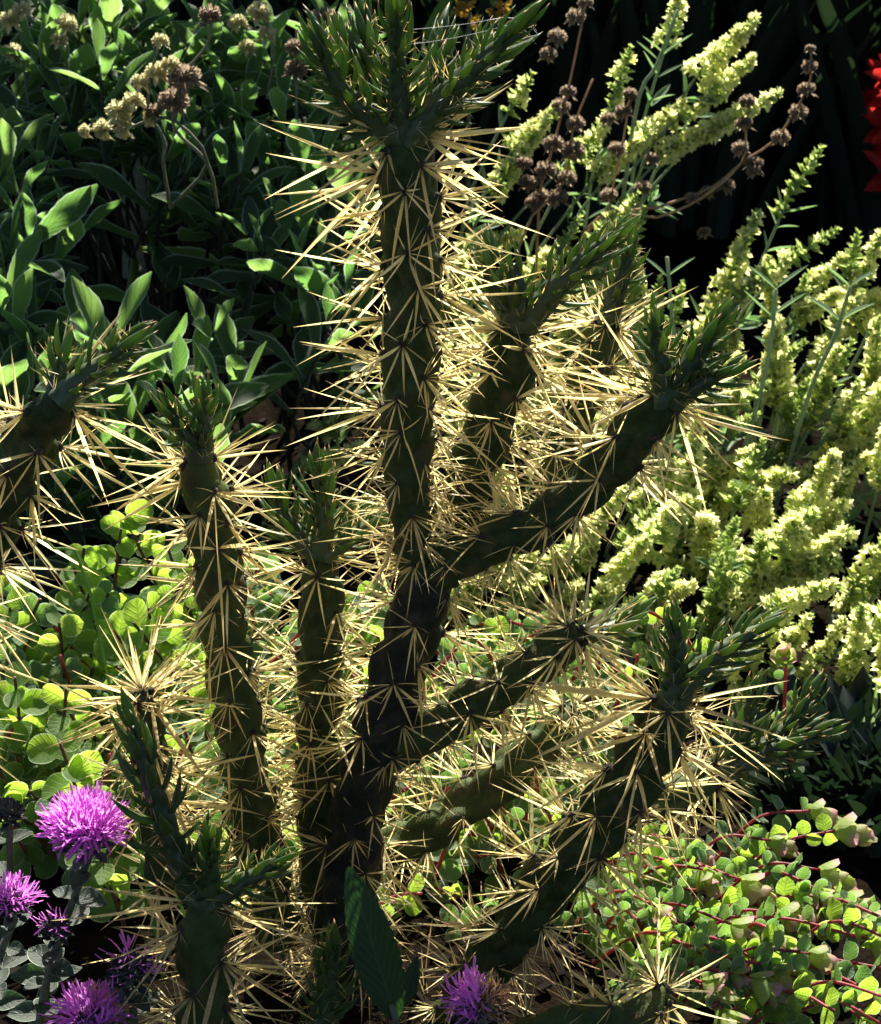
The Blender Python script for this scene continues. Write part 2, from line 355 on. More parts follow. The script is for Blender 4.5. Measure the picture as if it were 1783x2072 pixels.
def at_s(S, C, s):
    return np.array([np.interp(s, S, C[:,k]) for k in range(3)])
def trace(pts, Y0, Y1):
    """pixel rows (x, y, half width[, Y]) -> rows of world x,y,z,radius"""
    rows=[]; k=len(pts)
    for i, p in enumerate(pts):
        Y = p[3] if len(p) > 3 else Y0+(Y1-Y0)*i/(k-1)
        q = P(p[0], p[1], Y); rows.append((q.x, q.y, q.z, p[2]*mpp(q)))
    return rows
def stem(root, pts, Y0, Y1, long=1.0, low=0.75, thicktop=5, mat='cactus', dh=0.0052, singles=True, skip=0.0, round_tip=True, tipn=2):
    rows = trace(pts, Y0, Y1)
    tot = sum((Vector(rows[i+1][:3])-Vector(rows[i][:3])).length for i in range(len(rows)-1))
    n = max(12, int(tot/0.0024)); Q = spline(rows, n); C = Q[:,:3]; rad = np.maximum(Q[:,3], 0.003)
    S0 = np.concatenate([[0], np.cumsum(np.linalg.norm(np.diff(C, axis=0), axis=1))]); length = S0[-1]
    # shoulders: the last few millimetres round off
    if round_tip:
        d = (length-S0)/ (rad[-1]*0.9); rad = rad*np.where(d < 1, np.sqrt(np.clip(1-(1-d)**2*0.75, 0.15, 1)), 1)
    ar = lattice(length, dh, 0.004)
    vs, fs, S, T, A, B = body(C, rad, ar, 0.20 if mat == 'bark' else 0.29, 0.0110, 40)
    o0 = Vector(C[0]); mb = MB(); mb.add([Vector(v)-o0 for v in vs], fs)
    so_ = link('stem', mb.mesh('stem', M[mat]), root, Matrix.Translation(o0))
    ar = np.vstack([ar, [(length-0.0012, k*6.283/tipn+0.3) for k in range(tipn)]]) if round_tip else ar
    na = len(ar)
    if tipn > 2: link('spine_cluster', random.choice(CL_THICK), so_, frame(Vector(A[-1]), Vector(T[-1]), Vector(C[-1])+Vector(T[-1])*rad[-1]*0.36, long))
    for i, (s, a) in enumerate(ar):
        if s < skip: continue
        c = at_s(S, C, s); t = Vector(at_s(S, T, s)).normalized(); A_ = Vector(at_s(S, A, s)); B_ = Vector(at_s(S, B, s))
        nrm = (A_*math.cos(a)+B_*math.sin(a)).normalized(); rr = float(np.interp(s, S, rad))
        pos = Vector(c)+nrm*rr*1.03
        topness = i >= na-thicktop
        near_end = max(0.0, 1-(na-1-i)/8.0)
        nz = (nrm + t*0.35*near_end).normalized()
        sc_ = long*(low+(1-low)*(i/na)**1.2)*rnd(0.7,1.25)
        if rnd(0,1) < 0.06: continue
        key = root.name
        if topness and singles and COUNT.get(key, 0) < 280:
            link('areole', random.choice(PADm), so_, frame(t, nz, pos))
            for d, ln, tk in spine_set(True):
                wd = frame(t, nz, pos); dw = (wd.to_3x3() @ d)
                dw = (dw + t*0.22*near_end).normalized()
                link('spine', random.choice(SPm if tk else STm), so_, frame(dw, rvec(), pos, ln*0.054*sc_*(1.05 if tk else 0.9)))
                COUNT[key] = COUNT.get(key, 0)+1
        else:
            m = random.choice(CL_THICK if (topness or i > na*0.38) else CL_THIN)
            link('spine_cluster', m, so_, frame(t, nz, pos, sc_) @ Matrix.Rotation(rnd(-0.8,0.8), 4, 'Z'))
    return so_
LEAF_C = []
def subul(L, r, bend):
    mb = MB(); vs=[]; fs=[]; lv=[]; nseg=6; sides=6
    for i in range(nseg):
        t=i/nseg; rr=r*(0.75+0.5*math.sin(t*math.pi*0.9))*(1-t**3)
        for j in range(sides):
            a=2*math.pi*j/sides; vs.append((L*t, math.cos(a)*rr, math.sin(a)*rr*0.6+bend*L*(t*t-0.0))); lv.append(t)
    vs.append((L,0,bend*L)); lv.append(1)
    for i in range(nseg-1):
        for j in range(sides):
            k=(j+1)%sides; fs.append((i*sides+j,i*sides+k,(i+1)*sides+k,(i+1)*sides+j))
    for j in range(sides): fs.append(((nseg-1)*sides+j,(nseg-1)*sides+(j+1)%sides,nseg*sides))
    mb.add(vs,fs,None,lv); return mb
CLEAF = [subul(1.0, rnd(0.085,0.115), rnd(0.2,0.5)) for _ in range(6)]; CLEAFm = [m.mesh('leaf', M['cleaf']) for m in CLEAF]
def shoot(root, pts, Y0, Y1, leaf=0.016, dh=0.0016, leaves_from=0.12, young=True):
    """soft new growth with awl-shaped leaves"""
    rows = trace(pts, Y0, Y1)
    tot = sum((Vector(rows[i+1][:3])-Vector(rows[i][:3])).length for i in range(len(rows)-1))
    n = max(10, int(tot/0.0016)); Q = spline(rows, n); C = Q[:,:3]; rad = np.maximum(Q[:,3]*0.82*np.linspace(1.0, 0.62, n+1), 0.0016)
    S0 = np.concatenate([[0], np.cumsum(np.linalg.norm(np.diff(C, axis=0), axis=1))]); length = S0[-1]
    ar = lattice(length+0.002, dh, 0.003)
    vs, fs, S, T, A, B = body(C, rad, ar, 0.26, 0.0058, 24)
    o0 = Vector(C[0]); mb = MB(); mb.add([Vector(v)-o0 for v in vs], fs)
    so_ = link('young_shoot', mb.mesh('young_shoot', M['shoot']), root, Matrix.Translation(o0))
    key = root.name+'L'; ym = MB(); rest = MB(); na = len(ar)
    for i, (s, a) in enumerate(ar):
        s = min(s, length); c = at_s(S, C, s); t = Vector(at_s(S, T, s)).normalized()
        nrm = (Vector(at_s(S, A, s))*math.cos(a)+Vector(at_s(S, B, s))*math.sin(a)).normalized(); rr = float(np.interp(s, S, rad))
        pos = Vector(c)+nrm*rr*0.98
        f = i/max(1, na-1)
        d = (nrm*(1.1-0.75*f**2)+t*(0.42+0.7*f*f)+rvec(0.12)).normalized()
        if f > leaves_from:
            L_ = max(leaf, 0.0165)*rnd(0.75,1.25)*(0.9+0.2*math.sin(f*3.0))
            mt = frame(d, t-nrm*0.5, pos-d*0.001, L_)
            if COUNT.get(key, 0) < 290:
                link('leaf', random.choice(CLEAFm), so_, mt); COUNT[key] = COUNT.get(key, 0)+1
            else: rest.addm(random.choice(CLEAF), Matrix.Translation(-o0) @ mt)
        if young:
            for q in range(random.choice((1,2,3,4))):
                dd = (nrm*rnd(0.4,1.0)+t*rnd(0.1,1.1)+rvec(0.5)).normalized()
                ym.addm(random.choice(ST), Matrix.Translation(-o0) @ frame(dd, rvec(), pos, rnd(0.007,0.014)*(0.8 if f > 0.7 else 1.15)))
    if ym.n:
        y = link('young_spines', ym.mesh('young_spines', M['young']), so_, Matrix.Translation(o0)); y['kind'] = 'stuff'
    if rest.n:
        y = link('leaf_tuft', rest.mesh('leaf_tuft', M['cleaf']), so_, Matrix.Translation(o0)); y['kind'] = 'stuff'
    return so_
base = PZ(700, 1975, 0.0)
c0 = thing('cholla_cactus', base, 'tall branching grey-green cholla cactus with long straw-coloured spines and a leafy crown', 'cactus', )
# trunk, tall stem and arms
stem(c0, [(690,2010,62),(700,1900,62),(712,1740,60),(740,1580,58),(778,1440,60),(822,1310,58),(858,1200,55),(872,1130,42)], 0.0, 0.0, 0.9, 0.9, 0, 'bark', dh=0.0052)
stem(c0, [(852,1185,38),(834,1090,37),(827,1020,40),(824,950,44),(827,870,52),(829,780,52),(833,700,56),(834,620,52),(836,540,56),(833,460,58),(828,380,56),(822,310,52),(820,268,48)], 0.0, -0.012, 1.06, 0.95, 12, dh=0.0040)
stem(c0, [(870,1160,44),(960,1110,45),(1060,1072,45),(1150,1020,45),(1240,930,50),(1310,850,50),(1350,805,42)], 0.0, -0.05, 1.0, 0.78, 8)
stem(c0, [(880,1120,38),(930,1015,46),(965,930,50),(1000,830,50),(1030,740,53),(1048,660,46)], 0.02, 0.05, 1.0, 0.85, 8)
stem(c0, [(1080,1060,34),(1140,900,36),(1190,760,37),(1228,655,36)], 0.07, 0.09, 1.0, 0.9, 3, tipn=5)
stem(c0, [(775,1525,40),(870,1478,42),(960,1420,46),(1040,1372,44),(1110,1320,46),(1172,1278,36)], 0.0, -0.03, 0.9, 0.85, 4, tipn=5)
stem(c0, [(720,1745,40),(850,1690,42),(930,1640,43),(1020,1570,46),(1100,1500,42),(1155,1435,36)], 0.02, 0.05, 0.85, 0.85, 3, dh=0.0066, tipn=5)
stem(c0, [(690,1960,44),(655,1760,46),(650,1560,48),(650,1420,46),(651,1300,46),(650,1200,43),(645,1125,38)], 0.02, 0.04, 0.98, 0.8, 6)
# crown of new growth
shoot(c0, [(812,285,34),(770,248,36),(728,222,34),(692,185,31),(665,130,26),(640,78,14)], -0.012, -0.03, 0.018)
shoot(c0, [(815,280,34),(808,210,30),(806,140,27),(802,80,22),(798,25,13)], -0.012, -0.03, 0.017)
shoot(c0, [(825,285,38),(866,235,38),(915,182,33),(975,125,28),(1030,75,19),(1060,45,10)], -0.012, -0.025, 0.018)
shoot(c0, [(812,265,28),(775,180,26),(750,110,23),(735,30,12)], 0.0, 0.02, 0.018)
shoot(c0, [(835,265,28),(862,185,26),(885,120,23),(895,70,12)], 0.0, 0.03, 0.017)
shoot(c0, [(800,262,26),(745,215,24),(705,150,22),(690,85,12)], 0.0, 0.01, 0.018)
shoot(c0, [(838,262,26),(900,205,24),(950,150,22),(985,85,12)], 0.0, 0.015, 0.017)
shoot(c0, [(1345,815,36),(1342,760,32),(1332,710,27),(1325,655,16)], -0.05, -0.055, 0.016)
shoot(c0, [(1358,810,34),(1385,755,32),(1420,705,28),(1455,650,16)], -0.05, -0.06, 0.015)
shoot(c0, [(1360,815,30),(1400,785,28),(1440,765,23),(1475,745,14)], -0.05, -0.06, 0.014)
shoot(c0, [(1048,665,36),(1048,610,34),(1045,570,27),(1040,535,16)], 0.05, 0.05, 0.015)
shoot(c0, [(1058,660,36),(1100,610,36),(1150,560,32),(1205,510,28),(1255,465,16)], 0.05, 0.04, 0.016)
shoot(c0, [(1035,655,28),(1005,600,26),(990,545,20),(985,510,12)], 0.05, 0.06, 0.015)
shoot(c0, [(1230,655,28),(1245,600,26),(1262,555,22),(1275,500,13)], 0.09, 0.09, 0.015)
shoot(c0, [(648,1130,30),(655,1060,28),(652,1000,22),(648,945,13)], 0.04, 0.045, 0.019)
shoot(c0, [(640,1125,26),(600,1085,24),(575,1040,20),(560,985,12)], 0.04, 0.05, 0.018)
shoot(c0, [(655,1125,26),(700,1095,24),(735,1070,20),(770,1045,12)], 0.04, 0.05, 0.016)
shoot(c0, [(1180,1285,24),(1215,1280,24),(1250,1265,20),(1290,1235,12)], 0.03, 0.05, 0.014)
# separate stems around it
c1 = thing('cholla_cactus', PZ(575,1900,0), 'slim upright cholla cactus stem between round-leaved oregano and the main trunk', 'cactus')
stem(c1, [(575,1905,48),(528,1720,48),(505,1600,50),(486,1480,48),(463,1340,48),(448,1200,49),(432,1080,49),(420,1000,47),(405,925,40)], 0.03, -0.03, 1.0, 0.8, 7)
shoot(c1, [(402,930,26),(382,890,24),(362,860,20),(342,825,12)], -0.03, -0.04, 0.012)
shoot(c1, [(412,930,24),(415,885,22),(412,850,18),(410,805,10)], -0.03, -0.03, 0.013)
c2 = thing('cholla_cactus', PZ(-190,1620,0), 'cholla cactus stem leaning in over the sage, with one leafy side shoot', 'cactus')
stem(c2, [(-200,1620,50,0.06),(-110,1300,52),(-30,1090,55),(22,980,57),(70,885,56),(115,805,46)], 0.03, -0.06, 1.05, 0.9, 6, dh=0.0085)
shoot(c2, [(120,815,34),(160,770,30),(205,735,25),(265,685,13)], -0.06, -0.05, 0.017)
shoot(c2, [(112,805,26),(118,765,24),(128,715,13)], -0.05, -0.04, 0.016)
c3 = thing('cholla_cactus', PZ(880,2080,0), 'thick leaning cholla cactus stem with long flared spines above the trailing oregano', 'cactus')
stem(c3, [(890,2075,44),(960,1985,48),(1040,1880,53),(1110,1782,57),(1200,1680,61),(1280,1570,62),(1330,1480,56),(1352,1415,46)], -0.02, -0.06, 1.08, 0.75, 9)
shoot(c3, [(1352,1430,36),(1368,1370,33),(1372,1310,27),(1362,1255,15)], -0.06, -0.06, 0.016)
shoot(c3, [(1362,1425,36),(1400,1370,33),(1450,1325,29),(1505,1290,24),(1550,1262,13)], -0.06, -0.05, 0.017)
stem(c3, [(1200,1690,34),(1290,1640,38),(1370,1600,38),(1450,1560,36)], -0.02, 0.03, 0.85, 0.9, 3)
shoot(c3, [(1440,1565,34),(1510,1540,33),(1580,1510,29),(1670,1478,14)], 0.03, 0.03, 0.017)
shoot(c3, [(1455,1560,32),(1490,1500,30),(1510,1450,25),(1530,1400,13)], 0.03, 0.04, 0.016)
shoot(c3, [(1500,1545,26),(1560,1500,25),(1610,1455,21),(1640,1400,12)], 0.03, 0.05, 0.016)
c4 = thing('cholla_cactus', PZ(425,2190,0), 'short cholla cactus stem with a forked leafy top beside the purple flowers', 'cactus')
stem(c4, [(425,2195,56),(418,2080,56),(414,1980,57),(412,1890,56),(410,1822,48)], -0.11, -0.12, 1.05, 0.95, 6, dh=0.0080)
shoot(c4, [(402,1830,36),(372,1765,36),(345,1690,34),(315,1610,32),(290,1540,27),(268,1470,15)], -0.12, -0.12, 0.023, dh=0.0036)
shoot(c4, [(415,1830,32),(424,1785,30),(430,1745,24),(432,1700,13)], -0.12, -0.13, 0.016)
shoot(c4, [(425,1830,32),(470,1795,30),(520,1770,24),(570,1735,13)], -0.12, -0.12, 0.016)
c5 = thing('cholla_cactus', PZ(330,1790,0), 'stubby spiny cholla cactus stem ending among round oregano leaves', 'cactus')
stem(c5, [(335,1790,36),(312,1620,36),(298,1500,36),(288,1405,32)], -0.03, -0.05, 1.05, 0.95, 4, tipn=5)
c6 = thing('cholla_cactus', PZ(1040,2160,0), 'low dark cholla cactus stem reaching sideways behind the withered purple flower', 'cactus')
stem(c6, [(1010,2150,40),(1090,2095,44),(1190,2070,48),(1280,2040,50),(1345,2005,40)], -0.10, -0.09, 0.95, 0.9, 3, dh=0.008, tipn=3)
c7 = thing('cholla_cactus', PZ(650,2110,0), 'small dark cholla cactus sprout in shade at the foot of the trunk', 'cactus')
shoot(c7, [(648,2115,32),(652,2060,34),(662,2000,32),(670,1950,26),(672,1905,14)], -0.09, -0.09, 0.013)
mb = MB()
for k in range(120):
    q = PZ(rnd(480,1180), rnd(1800,2120), 0); x, y = q.x, q.y+rnd(-0.02,0.05)
    mb.addm(random.choice(ST), frame(Vector((rnd(-1,1),rnd(-1,1),rnd(-0.1,0.6))), rvec(), Vector((x, y, height(x,y)-0.006+rnd(0,0.012))), rnd(0.02,0.042)))
g = link('fallen_spines', mb.mesh('fallen_spines', M['driedstem'])); g['kind'] = 'stuff'
tag(g, 'dry fallen cactus spines littering the soil round the trunk', 'spine litter')
# ------------------------------------------------------------------ sage
SAGE = [leaf_mb(1.0, rnd(0.28,0.36), lance, 18, 0.25, rnd(-0.08,0.30), rnd(0.1,0.4), 0.03, 0.13) for _ in range(8)]
SAGEm = [m.mesh('leaf', M['sage']) for m in SAGE]
def calyx_unit(L, r):
    mb = MB(); vs=[]; fs=[]
    for j in range(5):
        a=2*math.pi*j/5; vs.append((0, 0.5*r*math.cos(a), 0.5*r*math.sin(a)))
    for j in range(10):
        a=2*math.pi*j/10; q = r*(1.0 if j%2 else 0.8); vs.append((L*(1.0 if j%2==0 else 0.75), q*math.cos(a), q*math.sin(a)))
    for j in range(5):
        k=(j+1)%5; fs += [(j, 5+2*j, 5+2*j+1), (j, 5+2*j+1, k), (k, 5+2*j+1, 5+(2*j+2)%10)]
    mb.add(vs, fs); return mb
CU = calyx_unit(1.0, 0.28)
def whorl_mb(r, n=34, flat=0.7, tall=1.0):
    """ball of dried calyces round a stalk (stalk along +Z)"""
    mb = MB()
    for k in range(n):
        z = 1-2*(k+0.5)/n; a = k*2.39996; q = math.sqrt(1-z*z)
        d = Vector((q*math.cos(a), q*math.sin(a), z*flat+0.25)).normalized()
        mb.addm(CU, frame(d, rvec(), Vector((d.x,d.y,d.z*flat))*r*0.35, r*rnd(0.55,0.9)*tall))
    for k in range(5):
        a = k*1.257+rnd(-0.3,0.3); d = Vector((math.cos(a), math.sin(a), -0.35))
        mb.addm(leaf_mb(r*rnd(1.1,1.6), r*0.55, oval, 4, 0.3, 0.2, 0.2), frame(d, Vector((0,0,1)), Vector((0,0,-r*0.3))))
    return mb
WH_D = [whorl_mb(0.0095).mesh('seed_head', M['dried']) for _ in range(3)]
WH_T = [whorl_mb(0.0095).mesh('seed_head', M['tan']) for _ in range(3)]
def sage_shoot(root, x, y, Y, lean, size, n=10):
    tip = P(x, y, Y); ax = (Vector((0,-0.15,1))+lean).normalized()
    rl = W[root.name].translation
    low = tip-ax*0.10*size; bs = Vector((tip.x*0.5+rl.x*0.5+rnd(-.05,.05), tip.y+0.06+rnd(0,.05), 0.0))
    mb = MB(); o0 = bs
    tube(mb, [bs-o0, (bs*0.55+low*0.45)-o0+Vector((rnd(-.03,.03),0.02,0)), low-o0, tip-o0], 0.0034, 0.0014, 6)
    st = link('stem', mb.mesh('stem', M['sagewood']), root, Matrix.Translation(o0))
    a0 = rnd(0, 3)
    for k in range(n):
        if k > 2 and rnd(0,1) < 0.18: continue
        f = k/(n-1); a = a0+(k//2)*math.pi/2+(k%2)*math.pi+rnd(-0.3,0.3)
        u = ax.orthogonal().normalized(); v = ax.cross(u); rad = u*math.cos(a)+v*math.sin(a)
        open_ = 0.45+0.9*f; d = (ax*(1.0-0.85*f)+rad*open_+rvec(0.25)).normalized()
        L_ = size*(0.034+0.037*math.sin(min(1, 0.15+f*1.1)*math.pi*0.62))*rnd(0.85,1.2)
        pos = tip-ax*0.095*size*f+rad*0.002
        link('leaf', random.choice(SAGEm), st, frame(d, ax-d*0.2+rvec(0.25), pos, L_))
def flower_stalk(root, pts, Y, heads, mats, stemmat='sagestem', r=0.0016, hs=1.0, foot=None):
    """stalk through pixel points, seed heads at the given pixel points"""
    q = [P(x, y, Y) for x, y in pts]
    if foot is not None: q = [foot]+q
    mb = MB(); o0 = q[0]; tube(mb, [p-o0 for p in q], r, r*0.6, 6)
    st = link('flower_stalk', mb.mesh('flower_stalk', M[stemmat]), root, Matrix.Translation(o0))
    for (x, y, s, *ax) in heads:
        p = P(x, y, Y+rnd(-0.004,0.004)); d = Vector((rnd(-.3,.3), rnd(-.2,.2), 1)) if not ax else Vector((ax[0][0], rnd(-.2,.2), ax[0][1]))
        z = d.normalized(); m = frame(z.orthogonal(), z, p, s*hs) 
        link('seed_head', random.choice(mats), st, m)
    return st
s0 = thing('sage_shrub', P(330,700,0.62)*1.0*Vector((1,1,0)) if False else Vector((-0.28,1.0,0)), 'broad-leaved green sage shrub carrying tan whorled seed heads', 'shrub')
s1 = thing('sage_shrub', Vector((-0.40,0.70,0)), 'low sage shrub with large leaves in deep shade behind the leaning cactus stem', 'shrub')
s2 = thing('sage_shrub', Vector((-0.10,0.92,0)), 'sage shrub with upright leaves directly behind the tall spiny stem', 'shrub')
def fill(root, xs, ys, stepx, stepy, Yf, lean, holes, n, size):
    y = ys[0]
    while y <= ys[1]:
        x = xs[0]+(rnd(0, stepx))
        while x <= xs[1]:
            X = x+rnd(-25,25); Yp = y+rnd(-25,25)
            if not any((X-h[0])**2+(Yp-h[1])**2 < h[2]**2 for h in holes):
                sage_shoot(root, X, Yp, Yf(X, Yp)+rnd(-.03,.03), lean+rvec(0.6), rnd(*size), n)
            x += stepx
        y += stepy
Yf = lambda x, y: 1.02-0.55*(y/1000)
holes = [(215,330,125),(300,580,160),(550,640,110),(110,570,95),(420,480,80),(60,200,60)]
fill(s0, (-30,470), (-10,430), 76, 76, Yf, Vector((0.15,0,0)), holes, 11, (0.9,1.35))
fill(s2, (470,720), (60,720), 66, 78, Yf, Vector((-0.05,0,0.3)), holes, 9, (0.9,1.3))
fill(s1, (-40,480), (500,960), 84, 86, Yf, Vector((0.35,0,0)), holes, 9, (1.0,1.5))
for (x, y, Y, le, sz) in ((60,480,0.70,(0.9,-0.3,0.1),1.5),(10,600,0.64,(0.5,-0.3,0.4),1.3),(20,330,0.78,(0.8,-0.2,0.4),1.3),(230,690,0.55,(0.3,-0.2,0.7),1.3),(360,800,0.50,(0.5,-0.3,0.2),1.3),(205,135,0.85,(0.1,-0.2,0.6),1.1)):
    sage_shoot(s1, x, y, Y, Vector(le), sz, 9)
flower_stalk(s0, [(330,330),(335,290),(310,240),(300,200),(310,130),(325,85)], 0.50, [(325,82,0.8),(318,145,1.1),(345,130,0.9),(285,165,0.9),(270,205,1.1),(240,225,1.2)], WH_T, hs=0.85, foot=P(345,420,0.58))
flower_stalk(s0, [(420,330),(352,260),(360,205),(372,150),(420,90),(428,40)], 0.50, [(425,30,1.1),(375,155,1.6),(352,205,1.5),(310,225,0.9)], WH_D, hs=0.8, foot=P(440,420,0.58))
flower_stalk(s0, [(420,330),(355,245),(300,245),(250,262),(175,265)], 0.50, [(305,238,0.9,(-1,.2)),(250,258,1.1,(-1,.1)),(208,262,1.0,(-1,0)),(172,265,0.7,(-1,0))], WH_T, hs=0.85, foot=P(345,420,0.58))
flower_stalk(s0, [(540,200),(555,90),(520,20)], 0.9, [(525,25,1.1),(540,70,0.9),(480,45,0.9),(500,95,0.8)], WH_T, hs=1.1)
flower_stalk(s2, [(600,300),(600,160),(600,60)], 0.85, [(597,95,0.9),(600,140,1.0),(655,40,1.2),(660,95,1.1)], WH_D, hs=1.1)
flower_stalk(s0, [(60,240),(45,100),(40,10)], 0.9, [(20,40,1.0),(45,20,0.9),(135,48,1.0),(120,80,0.8),(25,105,0.9)], WH_T, hs=1.1)
# ------------------------------------------------------------------ pale yellow spikes
def star_mb(r, depth):
    mb = MB(); vs=[]; fs=[]
    for j in range(5):
        a=2*math.pi*j/5; vs.append((0, 0.35*r*math.cos(a), 0.35*r*math.sin(a)))
    for j in range(10):
        a=2*math.pi*j/10; q = r*(1.0 if j%2 == 0 else 0.5); vs.append((depth*(1.0 if j%2==0 else 0.8), q*math.cos(a), q*math.sin(a)))
    for j in range(5):
        k=(j+1)%5; a=5+2*j; fs += [(j, a, a+1), (j, a+1, k), (k, a+1, 5+(2*j+2)%10)]
    mb.add(vs, fs); return mb
STAR = star_mb(1.0, 0.9); BR = leaf_mb(1.0, 0.62, oval, 4, 0.5, -0.15, 0.2)
def spike_mb(L, r, green):
    """flower spike along +Z: separate whorls of starry florets below, green bracts and buds towards the tip"""
    mb = MB(); z = 0.001; k = 0
    tube(mb, [(0,0,0),(0.001,0,L*0.5),(0,0.001,L*0.96)], 0.0017, 0.001, 5, 4, 1)
    while z < L:
        f = z/L; n = 6 if f < 0.75 else 5
        rr = r*(1.12-0.72*f**1.3)*rnd(0.82,1.15)
        for j in range(n):
            a = j*2*math.pi/n+k*0.45+rnd(-0.25,0.25); up = 0.25+1.0*f
            d = Vector((math.cos(a), math.sin(a), up+rnd(-.3,.3))).normalized(); q = Vector((0,0,z+rnd(-.002,.002)))
            mb.addm(BR, frame((d-Vector((0,0,0.25))).normalized(), Vector((0,0,1)), q+d*rr*0.1, rr*rnd(0.9,1.5)), 1)
            if rnd(0,1) > green+max(0,(f-0.55)*1.6):
                for w_ in range(1 if rnd(0,1) < 0.55 else 2):
                    dd = (d+rvec(0.35)).normalized()
                    mb.addm(STAR, frame(dd, rvec(), q+dd*rr*rnd(0.5,0.85)+Vector((0,0,0.001)), rnd(0.0052,0.0082)*(1-0.4*f)), 0)
            else:
                mb.addm(CU, frame(d, rvec(), q+d*rr*0.15, rr*rnd(0.6,0.95)), 1)
        z += (0.0088 if f < 0.5 else 0.0052)*rnd(0.8,1.2); k += 1
    return mb
SPK = [spike_mb(L, r, g).mesh('flower_spike', [M['petal'], M['sbract']]) for (L, r, g) in ((0.075,0.0110,0.10),(0.066,0.0118,0.0),(0.058,0.0100,0.35),(0.085,0.0108,0.25),(0.040,0.0095,0.75),(0.046,0.0095,0.95),(0.052,0.0165,0.0),(0.044,0.0155,0.05))]
SLEAF = [leaf_mb(1.0, rnd(0.2,0.27), oval, 8, 0.3, rnd(-.1,.25), 0.2).mesh('leaf', M['sleaf']) for _ in range(5)]
def spike(root, x, y, Y, d, which=None, size=1.0, stem_len=0.13, nl=2, extra=0):
    """tip of the spike at pixel x, y"""
    tip = P(x, y, Y); d = d.normalized(); me = SPK[which if which is not None else random.choice((0,0,1,1,2,3,3,4,5))]
    L_ = (0.075,0.066,0.058,0.085,0.040,0.046,0.052,0.044)[SPK.index(me)]*size
    bp = tip-d*L_; foot = bp-d*stem_len*0.5+Vector((-0.01,0.0,-stem_len*0.5))
    gnd = Vector((foot.x*0.7+W[root.name].translation.x*0.3, foot.y+0.04, -0.005)); mb = MB()
    tube(mb, [gnd-gnd, foot-gnd, bp-gnd, bp+d*0.004-gnd], 0.0021, 0.0013, 5, 9)
    st = link('flower_stalk', mb.mesh('flower_stalk', M['sstem']), root, Matrix.Translation(gnd))
    def put(p, sc_): 
        z = d+rvec(0.08); link('flower_spike', me, st, frame(z.orthogonal(), z.normalized(), p, sc_) @ Matrix.Rotation(rnd(0,6.28), 4, 'Z'))
    put(bp, size)
    for e in range(extra):
        put(bp-d*(L_*0.55)*(e+1), size*0.8)
    for k in range(nl):
        s = rnd(0.1,0.9); p = foot.lerp(bp, s); a = rvec(1.0); a = (a-d*a.dot(d)).normalized()
        for sg in (-1,1):
            link('leaf', random.choice(SLEAF), st, frame((d*0.8+a*sg).normalized(), d, p, rnd(0.02,0.038)*size))
y0 = thing('yellow_flower_clump', Vector((0.30,1.12,0)), 'pale yellow woolly flower spikes leaning out against the dark strap leaves', 'flowers')
y1 = thing('yellow_flower_clump', Vector((0.36,0.70,0)), 'dense mass of creamy yellow flower spikes beside the right cactus arm', 'flowers')
y2 = thing('yellow_flower_clump', Vector((0.10,0.66,0)), 'pale yellow flower spikes seen between the cactus stems', 'flowers')
UR = lambda: Vector((0.48+rnd(-.6,.45), rnd(-.45,.3), 0.85+rnd(-.4,.15)))
for (x, y, Y, d, wch, sz, ex) in (
    (1535,30,0.98,(0.75,0,0.75),0,1.1,0),(1525,115,0.98,(0.7,0,0.7),1,0.9,0),(1580,190,0.96,(0.85,0,0.42),3,1.0,1),(1272,95,1.00,(0.3,0,1),4,1.1,1),
    (1385,-25,1.00,(0.3,0,1),2,1.0,0),(1660,295,0.93,(0.55,0,0.85),5,1.1,1),(1522,430,0.86,(0.3,0,1),3,1.25,0),(1130,210,0.98,(0.7,0,0.7),1,1.0,0),
    (1450,190,0.97,(0.7,0,0.5),2,0.9,0),(1480,235,0.96,(0.75,0,0.45),0,0.95,0),(1215,300,0.93,(0.8,0,0.5),5,1.0,0),(1390,215,0.98,(0.7,0,0.5),1,0.9,0),
    (1330,270,0.95,(0.75,0,0.5),0,0.95,0),(1110,240,0.96,(0.6,0,0.8),3,1.1,0),(1240,220,0.98,(0.6,0,0.8),2,1.0,0),(1075,150,0.98,(0.5,0,0.9),4,1.1,0),
    (1180,440,0.81,(0.5,0,0.7),5,0.9,0),(1250,430,0.84,(0.6,0,0.6),4,0.9,0),(1310,420,0.83,(0.3,0,0.9),5,0.9,0),(1345,560,0.78,(0.2,0,1),5,0.9,0),(1290,390,0.86,(0.5,0,0.8),4,0.9,0)):
    spike(y0, x, y, Y, Vector(d)+rvec(0.06), wch, sz*1.05, 0.16, 3, ex)
for (x, y, Y, d, wch, sz, ex) in (
    (1700,470,0.86,(0.8,0,0.5),5,1.0,1),(1728,465,0.86,(-0.05,0,1),5,0.9,0),(1778,470,0.86,(0.3,0,1),3,1.0,0),(1620,520,0.82,(0.8,0,0.5),4,1.0,1),
    (1380,575,0.78,(0.2,0,1),5,0.95,0),(1450,620,0.75,(0.5,0,0.8),4,1.0,0),(1720,690,0.71,(0.4,0,0.9),5,1.1,1),(1540,890,0.57,(0.3,0,1),5,1.2,0)):
    spike(y1, x, y, Y, Vector(d)+rvec(0.06), wch, sz*1.2, 0.12, 2, ex)
YY = lambda y: 0.90-0.60*((y-450)/880)
yy = 500
